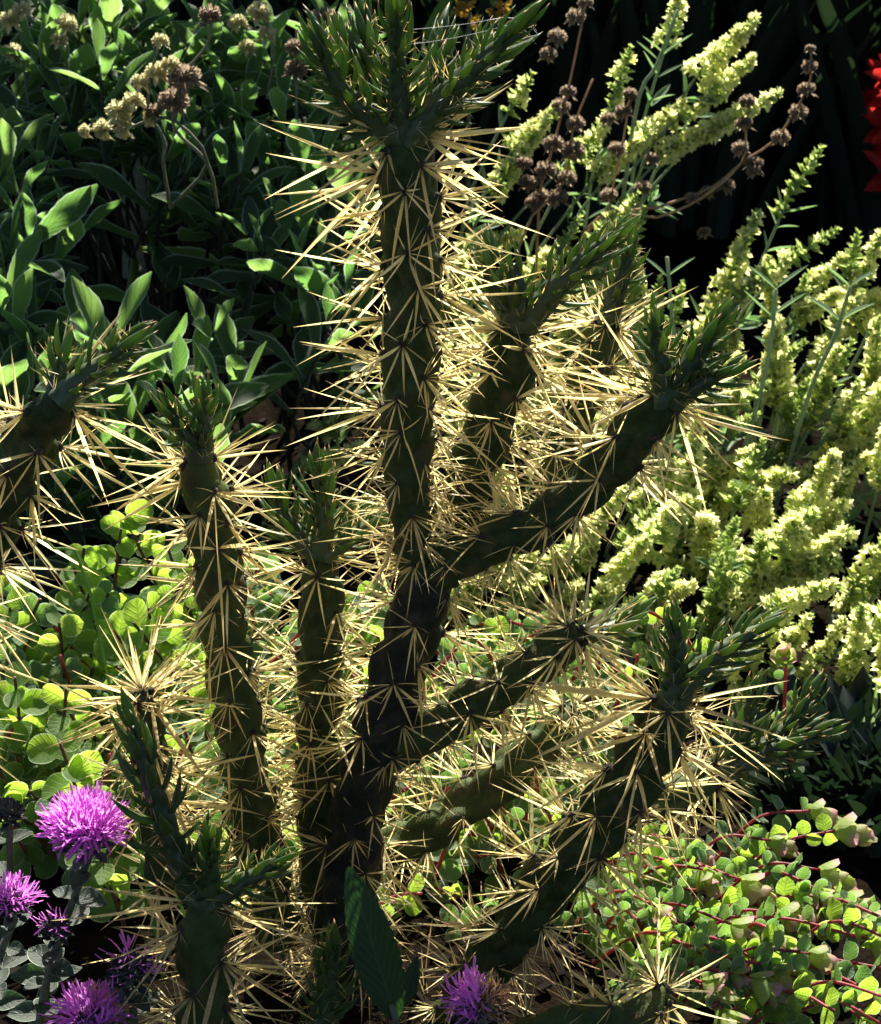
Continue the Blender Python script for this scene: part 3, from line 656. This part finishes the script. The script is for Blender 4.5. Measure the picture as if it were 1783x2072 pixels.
while yy < 1330:
    xx = 1370+rnd(0,50)
    while xx < 1960:
        X, Yp = xx+rnd(-22,22), yy+rnd(-25,25)
        if not (Yp > 1230 and X < 1500) and not (Yp < 560 and X < 1500) and rnd(0,1) < 0.86:
            spike(y1, X, Yp, YY(Yp)+rnd(-.04,.05), UR()+Vector((0,0,0.0)), random.choice((0,1,1,3,2,3,5)) if Yp < 900 else random.choice((0,1,1,6,7,3,2,5)), rnd(0.65,1.2)*(1.2-0.1*(Yp-450)/880), 0.10, 3 if rnd(0,1) < 0.7 else 1, 1 if rnd(0,1) < 0.3 else 0)
        xx += 76
    yy += 70
yy = 470
while yy < 1240:
    xx = 985+rnd(0,50)
    while xx < 1370:
        X, Yp = xx+rnd(-22,22), yy+rnd(-25,25)
        if rnd(0,1) < 0.9: spike(y2, X, Yp, YY(Yp)+rnd(-.02,.08), UR(), None, rnd(0.85,1.2), 0.10, 1)
        xx += 78
    yy += 70
for (x, y) in ((930,520),(945,640),(930,760),(935,860),(720,820),(735,900),(760,1000),(700,700),(720,1010),(950,960)):
    spike(y2, x, y, YY(y)+rnd(0,.08), UR(), None, 0.95, 0.1, 2)
# bare silvery stems with paired leaves
for (pts, lv) in ((((1535,810),(1560,690),(1570,585)),((1570,585),(1562,640))), (((1640,790),(1690,680),(1720,580)),((1720,580),(1700,650))), (((1280,260),(1330,130),(1372,20)),((1330,120),(1345,110))), (((1370,800),(1360,640),(1350,520)),((1350,560),(1360,690)))):
    Y = 0.66 if pts[0][1] > 500 else 0.95
    q = [P(x, y, Y) for x, y in pts]; q = [Vector((q[0].x-.02, q[0].y+.03, 0))]+q; mb = MB(); tube(mb, [p-q[0] for p in q], 0.0024, 0.0016, 6, 12)
    rt = y1 if Y < 0.5 else y0
    st = link('flower_stalk', mb.mesh('flower_stalk', M['sstem']), rt, Matrix.Translation(q[0]))
    for (x, y) in lv:
        p = P(x, y, Y)
        for sg in (-1,1): link('leaf', random.choice(SLEAF), st, frame(Vector((sg*0.9,rnd(-.3,.3),0.7)), Vector((0,0,1)), p, rnd(0.026,0.04)))
# dried brown whorls
d0 = thing('dried_sage', Vector((0.12,0.95,0)), 'dry sage stalks with brown pompom seed whorls among pale yellow spikes', 'dried flowers')
d1 = thing('dried_sage', Vector((0.28,0.95,0)), 'arching dry sage stalk strung with brown seed whorls against the dark backdrop', 'dried flowers')
ft = lambda x, y, Y: Vector((P(x, y, Y).x, Y+0.05, 0))
flower_stalk(d0, [(1090,430),(1110,330),(1150,180),(1185,10)], 0.89, [(1095,400,1.3),(1105,345,1.4),(1120,290,1.3),(1135,215,1.2),(1150,185,1.0),(1128,75,1.2),(1165,35,1.2),(1185,5,1.0),(1110,110,1.1)], WH_D, 'driedstem', hs=0.8, foot=ft(1090,430,.89))
flower_stalk(d0, [(1050,500),(1140,370),(1160,260),(1200,160)], 0.88, [(1148,360,1.2),(1160,305,1.5),(1165,250,1.2),(1130,400,1.3),(1070,370,1.3),(1080,410,1.1),(1060,330,1.1)], WH_D, 'driedstem', hs=0.8, foot=ft(1050,500,.88))
flower_stalk(d0, [(1230,480),(1240,380),(1262,280),(1275,190)], 0.88, [(1275,190,0.9),(1262,225,1.1),(1230,240,1.0),(1232,395,1.1),(1248,300,1.1)], WH_D, 'driedstem', hs=0.8, foot=ft(1230,480,.88))
flower_stalk(d1, [(1180,480),(1330,420),(1440,380),(1500,330),(1560,290),(1600,240),(1640,160),(1640,95)], 0.88, [(1640,98,0.65),(1638,135,1.0),(1632,180,1.1),(1615,228,1.2),(1580,278,1.2),(1525,330,1.2),(1400,400,0.9),(1470,375,1.1),(1430,390,1.0)], WH_D, 'driedstem', hs=0.8, foot=ft(1180,480,.88))
flower_stalk(d1, [(1180,470),(1330,440),(1420,400),(1500,330),(1510,260),(1515,200)], 0.87, [(1512,205,1.0),(1505,250,1.1),(1498,300,1.1),(1525,345,1.0),(1300,380,1.1),(1320,320,0.9),(1425,470,0.9)], WH_D, 'driedstem', hs=0.8, foot=ft(1180,470,.87))
# ------------------------------------------------------------------ oregano
ROUND = [leaf_mb(1.0, rnd(0.88,1.0), rounded, 9, rnd(0.15,0.45), rnd(-.05,.18), rnd(-.02,.12), 0.0, 0.05) for _ in range(8)]
ROUNDm = [m.mesh('leaf', M['oreg']) for m in ROUND]; GREYm = [m.mesh('leaf', M['oregg']) for m in ROUND]
BRACT = [leaf_mb(1.0, rnd(0.85,1.0), rounded, 7, rnd(0.5,0.8), rnd(-.35,-.1), 0.05) for _ in range(4)]
BRm = [m.mesh('bract', M['bract']) for m in BRACT]
def oregano(root, q, mat, lsize, gap, meshes, cone=0, taper=0.8, r=0.0015, limit=None):
    """stem through world points q with opposite leaf pairs; optional hop-like cone at the end"""
    o0 = q[0]; mb = MB(); C = tube(mb, [p-o0 for p in q], r*1.15, r*0.8, 6, 12)
    st = link('stem', mb.mesh('stem', M[mat]), root, Matrix.Translation(o0))
    S = np.concatenate([[0], np.cumsum(np.linalg.norm(np.diff(C, axis=0), axis=1))]); T, A, B = frames(C)
    s = gap*rnd(0.5,1.2); k = 0; a0 = rnd(0,3)
    while s < S[-1]-(0.004 if cone else -0.0005):
        c = Vector(at_s(S, C, s))+o0; t = Vector(at_s(S, T, s)).normalized(); f = s/S[-1]
        a = a0+k*math.pi/2; rad = Vector(at_s(S, A, s))*math.cos(a)+Vector(at_s(S, B, s))*math.sin(a)
        for sg in (-1,1):
            d = (rad*sg+t*rnd(0.1,0.5)+Vector((0,0,0.12))+rvec(0.15)).normalized()
            nn = (t*0.45+Vector((0,-0.75,0.2))+rvec(0.55)).normalized(); d = (d-nn*d.dot(nn)*0.85).normalized()
            link('leaf', random.choice(meshes), st, frame(d, nn, c+d*0.0012, lsize*rnd(0.75,1.15)*(1-(1-taper)*f)))
        s += gap*rnd(0.8,1.2); k += 1
    if cone:
        e = Vector(C[-1])+o0; t = (Vector(T[-1])+Vector((0,0,-0.5))).normalized()
        n = 9; L_ = cone*0.0175
        for k in range(n):
            f = k/(n-1); a = k*2.39996; u = t.orthogonal().normalized(); v = t.cross(u); rad = u*math.cos(a)+v*math.sin(a)
            d = (t*(0.45+0.5*f)+rad*(0.75-0.45*f)).normalized()
            link('bract', random.choice(BRm), st, frame(d, -rad+t*0.4, e+t*(f*L_*0.75-0.002)+rad*0.001, L_*rnd(0.75,1.0)*(0.9-0.2*f)))
o0_ = thing('oregano_plant', Vector((-0.26,0.16,0)), 'round-leaved bright green oregano with upright dark stems below the sage', 'herb')
o1_ = thing('oregano_plant', Vector((-0.03,0.22,0)), 'tangle of small-leaved oregano behind the main cactus trunk', 'herb')
o2_ = thing('oregano_plant', Vector((0.16,0.10,0)), 'trailing oregano with red stems and pink-tipped papery bracts', 'herb')
o3_ = thing('oregano_plant', Vector((0.10,0.24,0)), 'leafy oregano stems behind the lower cactus arms', 'herb')
o5_ = thing('oregano_plant', Vector((0.13,0.02,0)), 'low mat of small lime-green oregano leaves under the leaning cactus stem', 'herb')
o4_ = thing('oregano_plant', Vector((-0.33,0.02,0)), 'grey-green woolly oregano at the foot of the purple flowers', 'herb')
def up_oreg(root, x, y, Y, ls, gap=0.013, ln=None, mat='brownstem', meshes=None, cone=0):
    tip = P(x, y, Y); ln = ln or min(tip.z, 0.12); b = Vector((tip.x+rnd(-.06,.06), tip.y+rnd(-.01,.05), max(-0.005, tip.z-ln)))
    if b.z < 0.03: b.z = -0.005
    oregano(root, [b, b.lerp(tip, 0.5)+rvec(0.008), tip], mat, ls, gap, meshes or ROUNDm, cone)
for (x, y, Y, ls) in ((255,1045,0.30,0.024),(170,1110,0.27,0.022),(150,1150,0.25,0.021),(245,1070,0.29,0.022),(20,1230,0.21,0.024),(120,1260,0.19,0.020),(300,1230,0.21,0.026),(270,1260,0.19,0.024),(340,1110,0.27,0.020),(370,1180,0.23,0.020),(30,1370,0.14,0.026),(120,1500,0.07,0.025),(135,1390,0.13,0.020)):
    up_oreg(o0_, x, y, Y, ls)
for y in range(1210, 1640, 62):
    for x in range(-20, 400, 62):
        up_oreg(o0_ if y < 1500 else o4_, x+rnd(-25,25), y+rnd(-22,22), 0.22-0.17*(y-1200)/440+rnd(0,.05), rnd(0.014,0.022), 0.014, 0.07, random.choice(('brownstem','redstem')), ROUNDm if rnd(0,1) < 0.7 else GREYm)
for y in range(1130, 1840, 72):
    for x in range(360, 830, 72):
        if y < 1180 and x > 600: continue
        up_oreg(o1_, x+rnd(-30,30), y+rnd(-25,25), 0.28-0.20*(y-1130)/700+rnd(0,.05), rnd(0.014,0.021), 0.013, 0.06, 'redstem', ROUNDm if rnd(0,1) < 0.45 else GREYm)
for y in range(1250, 1900, 70):
    for x in range(830, 1340, 75):
        up_oreg(o3_, x+rnd(-30,30), y+rnd(-25,25), max(0.0, 0.22-0.17*(y-1200)/600)+rnd(0,.05), rnd(0.012,0.018), 0.012, 0.06, 'redstem', ROUNDm if rnd(0,1) < 0.35 else GREYm)
for (xa, ya, xb, yb, z, cone) in (
    (1440,1830,1690,1680,0.06,1.25),(1400,1800,1640,1640,0.06,1.1),(1420,1850,1660,1760,0.05,1.25),(1200,1820,1500,1780,0.05,1.3),(1250,1880,1740,1860,0.04,1.2),
    (1300,1930,1760,1900,0.04,1.3),(1200,1900,1480,1870,0.05,1.0),(1280,1960,1560,1960,0.045,1.3),(1400,2000,1800,1960,0.04,1.3),(1480,2010,1770,2010,0.04,1.0),
    (1500,2090,1800,2020,0.05,1.1),(1300,2050,1520,1980,0.05,1.2),(1350,2060,1640,1930,0.05,1.0),(1200,1950,1420,1930,0.05,0.9),(1260,1990,1460,2040,0.05,1.3),
    (1200,1790,1400,1720,0.05,0.9),(1330,1830,1560,1700,0.055,1.0),(1400,1880,1610,1840,0.04,1.0),(1450,1900,1700,1820,0.045,1.1),(1550,1960,1800,1900,0.045,1.0),
    (1440,1900,1740,2060,0.03,0.9),(1560,2080,1790,2075,0.03,1.1)):
    a, b = PZ(xa, ya, 0.0), PZ(xb, yb, z); mid = a.lerp(b, 0.5)+Vector((0,0,0.015+rnd(0,.012)))
    oregano(o2_, [a, mid, b], 'redstem', rnd(0.011,0.017), 0.015, GREYm if rnd(0,1) < 0.65 else ROUNDm, cone, r=0.0011)
for k in range(26):
    xa, ya = rnd(1130,1560), rnd(1780,2120); a = PZ(xa, ya, 0.0); b = PZ(xa+rnd(90,260), ya-rnd(10,120), rnd(0.03,0.06))
    oregano(o5_, [a, a.lerp(b,0.5)+Vector((0,0,0.02)), b], 'redstem', rnd(0.009,0.015), 0.012, random.choice((GREYm, GREYm, ROUNDm)), random.choice((0,0,0.8,1.0)), r=0.0012)
for (x, y) in ((1590,1345),(1240,1330)):
    up_oreg(o3_, x, y, 0.18, 0.012, 0.02, None, 'redstem', GREYm, 1.1)
# ------------------------------------------------------------------ purple flowers
def floret_mb():
    mb = leaf_mb(1.0, 0.13, lambda t: 0.45+0.7*t*(1-max(0,t-0.8)*4), 5, 0.4, rnd(-.45,.45), 0.3); return mb
FLO = [floret_mb() for _ in range(6)]; GL = [leaf_mb(1.0, rnd(0.55,0.7), oval, 8, 0.3, rnd(0,.2), 0.15, 0.0, 0.08).mesh('leaf', M['greyleaf']) for _ in range(5)]
def purple(x, y, Y, r, foot, label, n=150, spread=1.0, partial=None, withered=0.0, leaves=5, tilt=(0,0.1,1)):
    head = P(x, y, Y); b = PZ(foot[0], foot[1], 0.0) if foot else Vector((head.x+rnd(-.02,.02), head.y+0.02, 0))
    ax = Vector(tilt).normalized(); u = ax.orthogonal().normalized(); v = ax.cross(u)
    root = thing('purple_flower', b, label, 'flower', 'purple flowers')
    mb = MB(); q0 = head-ax*r*0.85
    tube(mb, [Vector((0,0,-0.008)), b.lerp(q0, 0.5)-b+rvec(0.008), q0-b, q0+ax*r*0.3-b], 0.0026, 0.0018, 7, 12)
    st = link('stem', mb.mesh('stem', M['sagestem']), root, Matrix.Translation(b))
    mb = MB()
    for k in range(60):
        z = 1-2*(k+0.5)/60; a = k*2.39996; q = math.sqrt(1-z*z)
        d = (u*q*math.cos(a)+v*q*math.sin(a)+ax*(z*0.6)).normalized()
        mb.addm(BR, frame((d*0.8+ax*0.5), -d, d*r*0.28, r*rnd(0.38,0.5)))
    link('calyx', mb.mesh('calyx', M['calyx']), root, Matrix.Translation(head-ax*r*0.42))
    fl = MB(); wi = MB()
    for k in range(n):
        f = (k+0.5)/n; th = math.acos(1-f*(1.15 if spread >= 1 else 0.9)); a = k*2.39996+rnd(-.2,.2)
        if partial and not any(abs((a-p+math.pi) % 6.283-math.pi) < 0.55 for p in partial): continue
        d = (u*math.sin(th)*math.cos(a)+v*math.sin(th)*math.sin(a)+ax*math.cos(th)).normalized()
        d = (d+rvec(0.75)).normalized(); L_ = r*rnd(0.25,0.55)
        d0 = (u*math.sin(th)*math.cos(a)+v*math.sin(th)*math.sin(a)+ax*math.cos(th)*0.75); org = (d0*rnd(0.25,0.70)+ax*(-0.12))*r
        (wi if (d0.x > -0.12 if withered > 0.5 else rnd(0,1) < withered) else fl).addm(random.choice(FLO), frame(d, ax+rvec(0.6), org, L_*(0.6 if withered > 0.5 and d0.x > -0.12 else 1)))
    if fl.n: link('petals', fl.mesh('petals', M['purple']), root, Matrix.Translation(head))
    if wi.n: link('withered_petals', wi.mesh('withered_petals', M['rust']), root, Matrix.Translation(head))
    for k in range(leaves):
        f = (k+0.6)/leaves; p = b.lerp(q0, 0.35+0.65*f); a = k*1.9+rnd(-.3,.3)
        d = Vector((math.cos(a), math.sin(a), 0.25)).normalized()
        link('leaf', random.choice(GL), root, frame(d, Vector((0,-0.3,1))+rvec(0.3), p, rnd(0.014,0.022)))
        link('leaf', random.choice(GL), root, frame(Vector((-d.x,-d.y,d.z)), Vector((0,-0.3,1))+rvec(0.3), p, rnd(0.014,0.022)))
    return root
purple(172,1668,-0.12,0.0255,(40,2130),'large round purple flower head in full bloom on a pale stalk', 700)
purple(25,1815,-0.10,0.018,(-40,2150),'purple flower head half hidden beyond a slanting pale stalk', 260)
purple(112,1868,-0.12,0.015,(70,2150),'small sparse purple flower head low beside a slanting stalk', 60, partial=(0.5,2.6,4.5))
purple(262,1950,-0.14,0.021,(250,2200),'dark budded flower head with only a few purple petals open', 90, partial=(1.4,3.6,5.4), leaves=4)
purple(180,2050,-0.15,0.0235,(150,2260),'ragged purple flower head with a rusty fading centre', 380, withered=0.15)
purple(978,2022,-0.17,0.0235,(985,2250),'withered rust-brown flower head with purple petals left on one side', 340, withered=0.68)
purple(15,1630,-0.08,0.016,(-10,1980),'dark unopened bud head behind the large purple bloom', 0, leaves=3)
# ------------------------------------------------------------------ dark serrated leaf, grass, silk
r_ = PZ(800,2110,0.0)
t_ = thing('serrated_leaf_plant', r_, 'single large dark green serrated leaf standing at the foot of the trunk', 'plant')
lp = P(800,2060,-0.13); tp = P(708,1762,-0.12)
lm = leaf_mb(1.0, 0.27, lambda t: max(0.05, math.sin(math.pi*min(1,t**0.9*0.97+0.02))**0.7), 30, 0.2, 0.05, 0.25, 0.045, 0.05)
link('leaf', lm.mesh('leaf', M['darkleaf']), t_, frame(tp-lp, Vector((0.15,-1,0.5)), lp, (tp-lp).length))
link('leaf', leaf_mb(1.0, 0.36, oval, 20, 0.2, 0.1, 0.2, 0.05, 0.05).mesh('leaf', M['darkleaf']), t_, frame(P(860,1900,-0.10)-P(810,2040,-.12), Vector((0.3,-1,0.6)), P(810,2040,-.12), 0.030))
mb = MB(); tube(mb, [Vector((0,0,-.005)), (lp-r_)*0.6, lp-r_, lp-r_+(tp-lp)*0.1], 0.0028, 0.0018, 6)
link('stem', mb.mesh('stem', M['sagestem']), t_, Matrix.Translation(r_))
for pts, lab in ((((-30,1020),(40,1050),(110,1110),(185,1205)),'thin grass blade arching over the oregano'),(((330,1540),(360,1600),(352,1700),(345,1780)),'thin grass blade standing beside the forked cactus shoot')):
    q = [P(x, y, -0.02) for x, y in pts]; q.append(Vector((q[-1].x+.02, q[-1].y+.02, 0))); mb = MB(); tube(mb, [p-q[-1] for p in q], 0.0004, 0.0012, 5)
    tag(link('grass_blade', mb.mesh('grass_blade', M['grass']), None, Matrix.Translation(q[-1])), lab, 'grass')
mb = MB(); o_ = P(810,92,-0.02)
for pts in (((810,92),(900,80),(985,62),(1050,44)),((1050,44),(1075,55),(1090,72)),((985,62),(1040,80),(1088,70)),((1010,50),(1060,60),(1085,90)),((830,60),(930,50),(1020,35)),((1020,35),(1070,42),(1088,68))):
    tube(mb, [P(x,y,-0.022)-o_ for x,y in pts], 0.00007, 0.00007, 4)
tag(link('spider_web', mb.mesh('spider_web', M['silk']), None, Matrix.Translation(o_)), 'fine spider silk strung between the leafy tips of the cactus crown', 'spider web')
# ------------------------------------------------------------------ dark backdrop of strap leaves, red flowers
BLm = None
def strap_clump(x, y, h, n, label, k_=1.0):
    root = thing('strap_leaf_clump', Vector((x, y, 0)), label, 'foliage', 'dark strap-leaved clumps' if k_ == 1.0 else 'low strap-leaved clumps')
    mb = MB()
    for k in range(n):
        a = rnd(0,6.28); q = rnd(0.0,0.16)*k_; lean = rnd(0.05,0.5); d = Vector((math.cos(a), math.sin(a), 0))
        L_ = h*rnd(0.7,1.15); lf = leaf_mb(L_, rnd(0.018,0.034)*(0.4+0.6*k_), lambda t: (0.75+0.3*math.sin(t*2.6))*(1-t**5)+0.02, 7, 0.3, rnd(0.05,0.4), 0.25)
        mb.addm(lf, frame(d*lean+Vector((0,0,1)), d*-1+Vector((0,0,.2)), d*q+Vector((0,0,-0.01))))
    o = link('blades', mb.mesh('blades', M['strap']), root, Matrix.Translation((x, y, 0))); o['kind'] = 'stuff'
    return root
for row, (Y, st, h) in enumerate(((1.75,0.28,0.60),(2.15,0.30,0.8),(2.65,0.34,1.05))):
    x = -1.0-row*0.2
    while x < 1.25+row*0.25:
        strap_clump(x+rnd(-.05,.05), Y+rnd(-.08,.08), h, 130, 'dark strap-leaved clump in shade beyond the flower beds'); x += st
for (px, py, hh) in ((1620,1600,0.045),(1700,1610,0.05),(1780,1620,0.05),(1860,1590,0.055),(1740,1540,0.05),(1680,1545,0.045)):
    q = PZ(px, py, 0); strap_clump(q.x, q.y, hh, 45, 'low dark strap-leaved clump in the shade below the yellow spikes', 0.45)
def leafy_shrub():
    b = Vector((-0.42, 1.5, 0)); root = thing('leafy_shrub', b, 'tall leafy shrub rising behind the sage and dappling it with shade', 'shrub')
    mb = MB(); cen = Vector((-0.03,-0.1,0.93))
    tube(mb, [(0,0,-0.02),(0.02,0,0.4),(0,-0.05,0.8),(0.02,-0.08,1.2)], 0.02, 0.008, 8)
    for k in range(16):
        a = rnd(0,6.28); e = cen+Vector((math.cos(a)*0.5, math.sin(a)*0.28, rnd(-.3,.35))); tube(mb, [(0,0,rnd(0.35,0.8)), e*0.6+Vector((0,0,0.35)), e], 0.007, 0.002, 5)
    link('trunk', mb.mesh('trunk', M['sagestem']), root, Matrix.Translation(b))
    cr = MB(); src = [leaf_mb(1.0, 0.45, oval, 5, 0.3, rnd(0,.2), 0.2) for _ in range(4)]
    for k in range(3100):
        d = rvec()
        if d.length > 1: continue
        p = cen+Vector((d.x*0.66, d.y*0.30, d.z*0.40)); q = math.sin(p.x*13)*math.sin(p.z*15+p.y*9)
        if q < -0.12: continue
        cr.addm(random.choice(src), frame(rvec(), Vector((0,-0.3,1))+rvec(0.8), p, rnd(0.04,0.065)))
    o = link('crown', cr.mesh('crown', M['sage']), root, Matrix.Translation(b)); o['kind'] = 'stuff'
leafy_shrub()
def red_flower(x, y, Y, s, label):
    h = P(x, y, Y); b = Vector((h.x+0.02, h.y+0.03, 0)); root = thing('red_flower', b, label, 'flower', 'red flowers')
    mb = MB(); tube(mb, [Vector((0,0,-.005)), (h-b)*0.5+Vector((.01,0,0)), h-b], 0.004, 0.003, 6); link('stem', mb.mesh('stem', M['sagestem']), root, Matrix.Translation(b))
    for k in range(11):
        a = k*2.39996; d = Vector((math.cos(a)*0.5-0.1, math.sin(a)*0.5-0.3, 0.9-0.13*k)).normalized()
        link('petal', PETm[k % 3], root, frame(d, Vector((0,-1,0.3))+rvec(0.4), h, s*rnd(0.8,1.15)))
PETm = [leaf_mb(1.0, 0.42, oval, 10, 0.5, rnd(-.2,.4), 0.25, 0, 0.25).mesh('petal', M['red']) for _ in range(3)]
red_flower(1808,255,1.5,0.058,'bright red flower rising highest against the dark strap leaves')
red_flower(1820,345,1.5,0.058,'bright red flower just below the highest red bloom')
red_flower(1768,205,1.55,0.03,'small half-hidden red flower beside the highest red bloom')
red_flower(1825,175,1.5,0.055,'red flower with upright petals at the back of the bed')
def orange_bits():
    b = Vector((P(950,25,1.0).x, 1.0, 0)); root = thing('orange_flower', b, 'blurred orange-yellow flowers behind the cactus crown', 'flower')
    mb = MB(); h = P(950,25,1.0); tube(mb, [Vector((0,0,0)), (h-b)*0.5, h-b], 0.003, 0.002, 6); link('stem', mb.mesh('stem', M['sagestem']), root, Matrix.Translation(b))
    for (x, y) in ((935,20),(960,40),(1000,30),(1020,12),(945,5)):
        p = P(x, y, 1.0); mb = MB()
        for k in range(14):
            d = rvec().normalized(); mb.addm(BR, frame(d, rvec(), d*0.002, rnd(0.007,0.011)))
        link('flower_head', mb.mesh('flower_head', M['orange']), root, Matrix.Translation(p))
orange_bits()
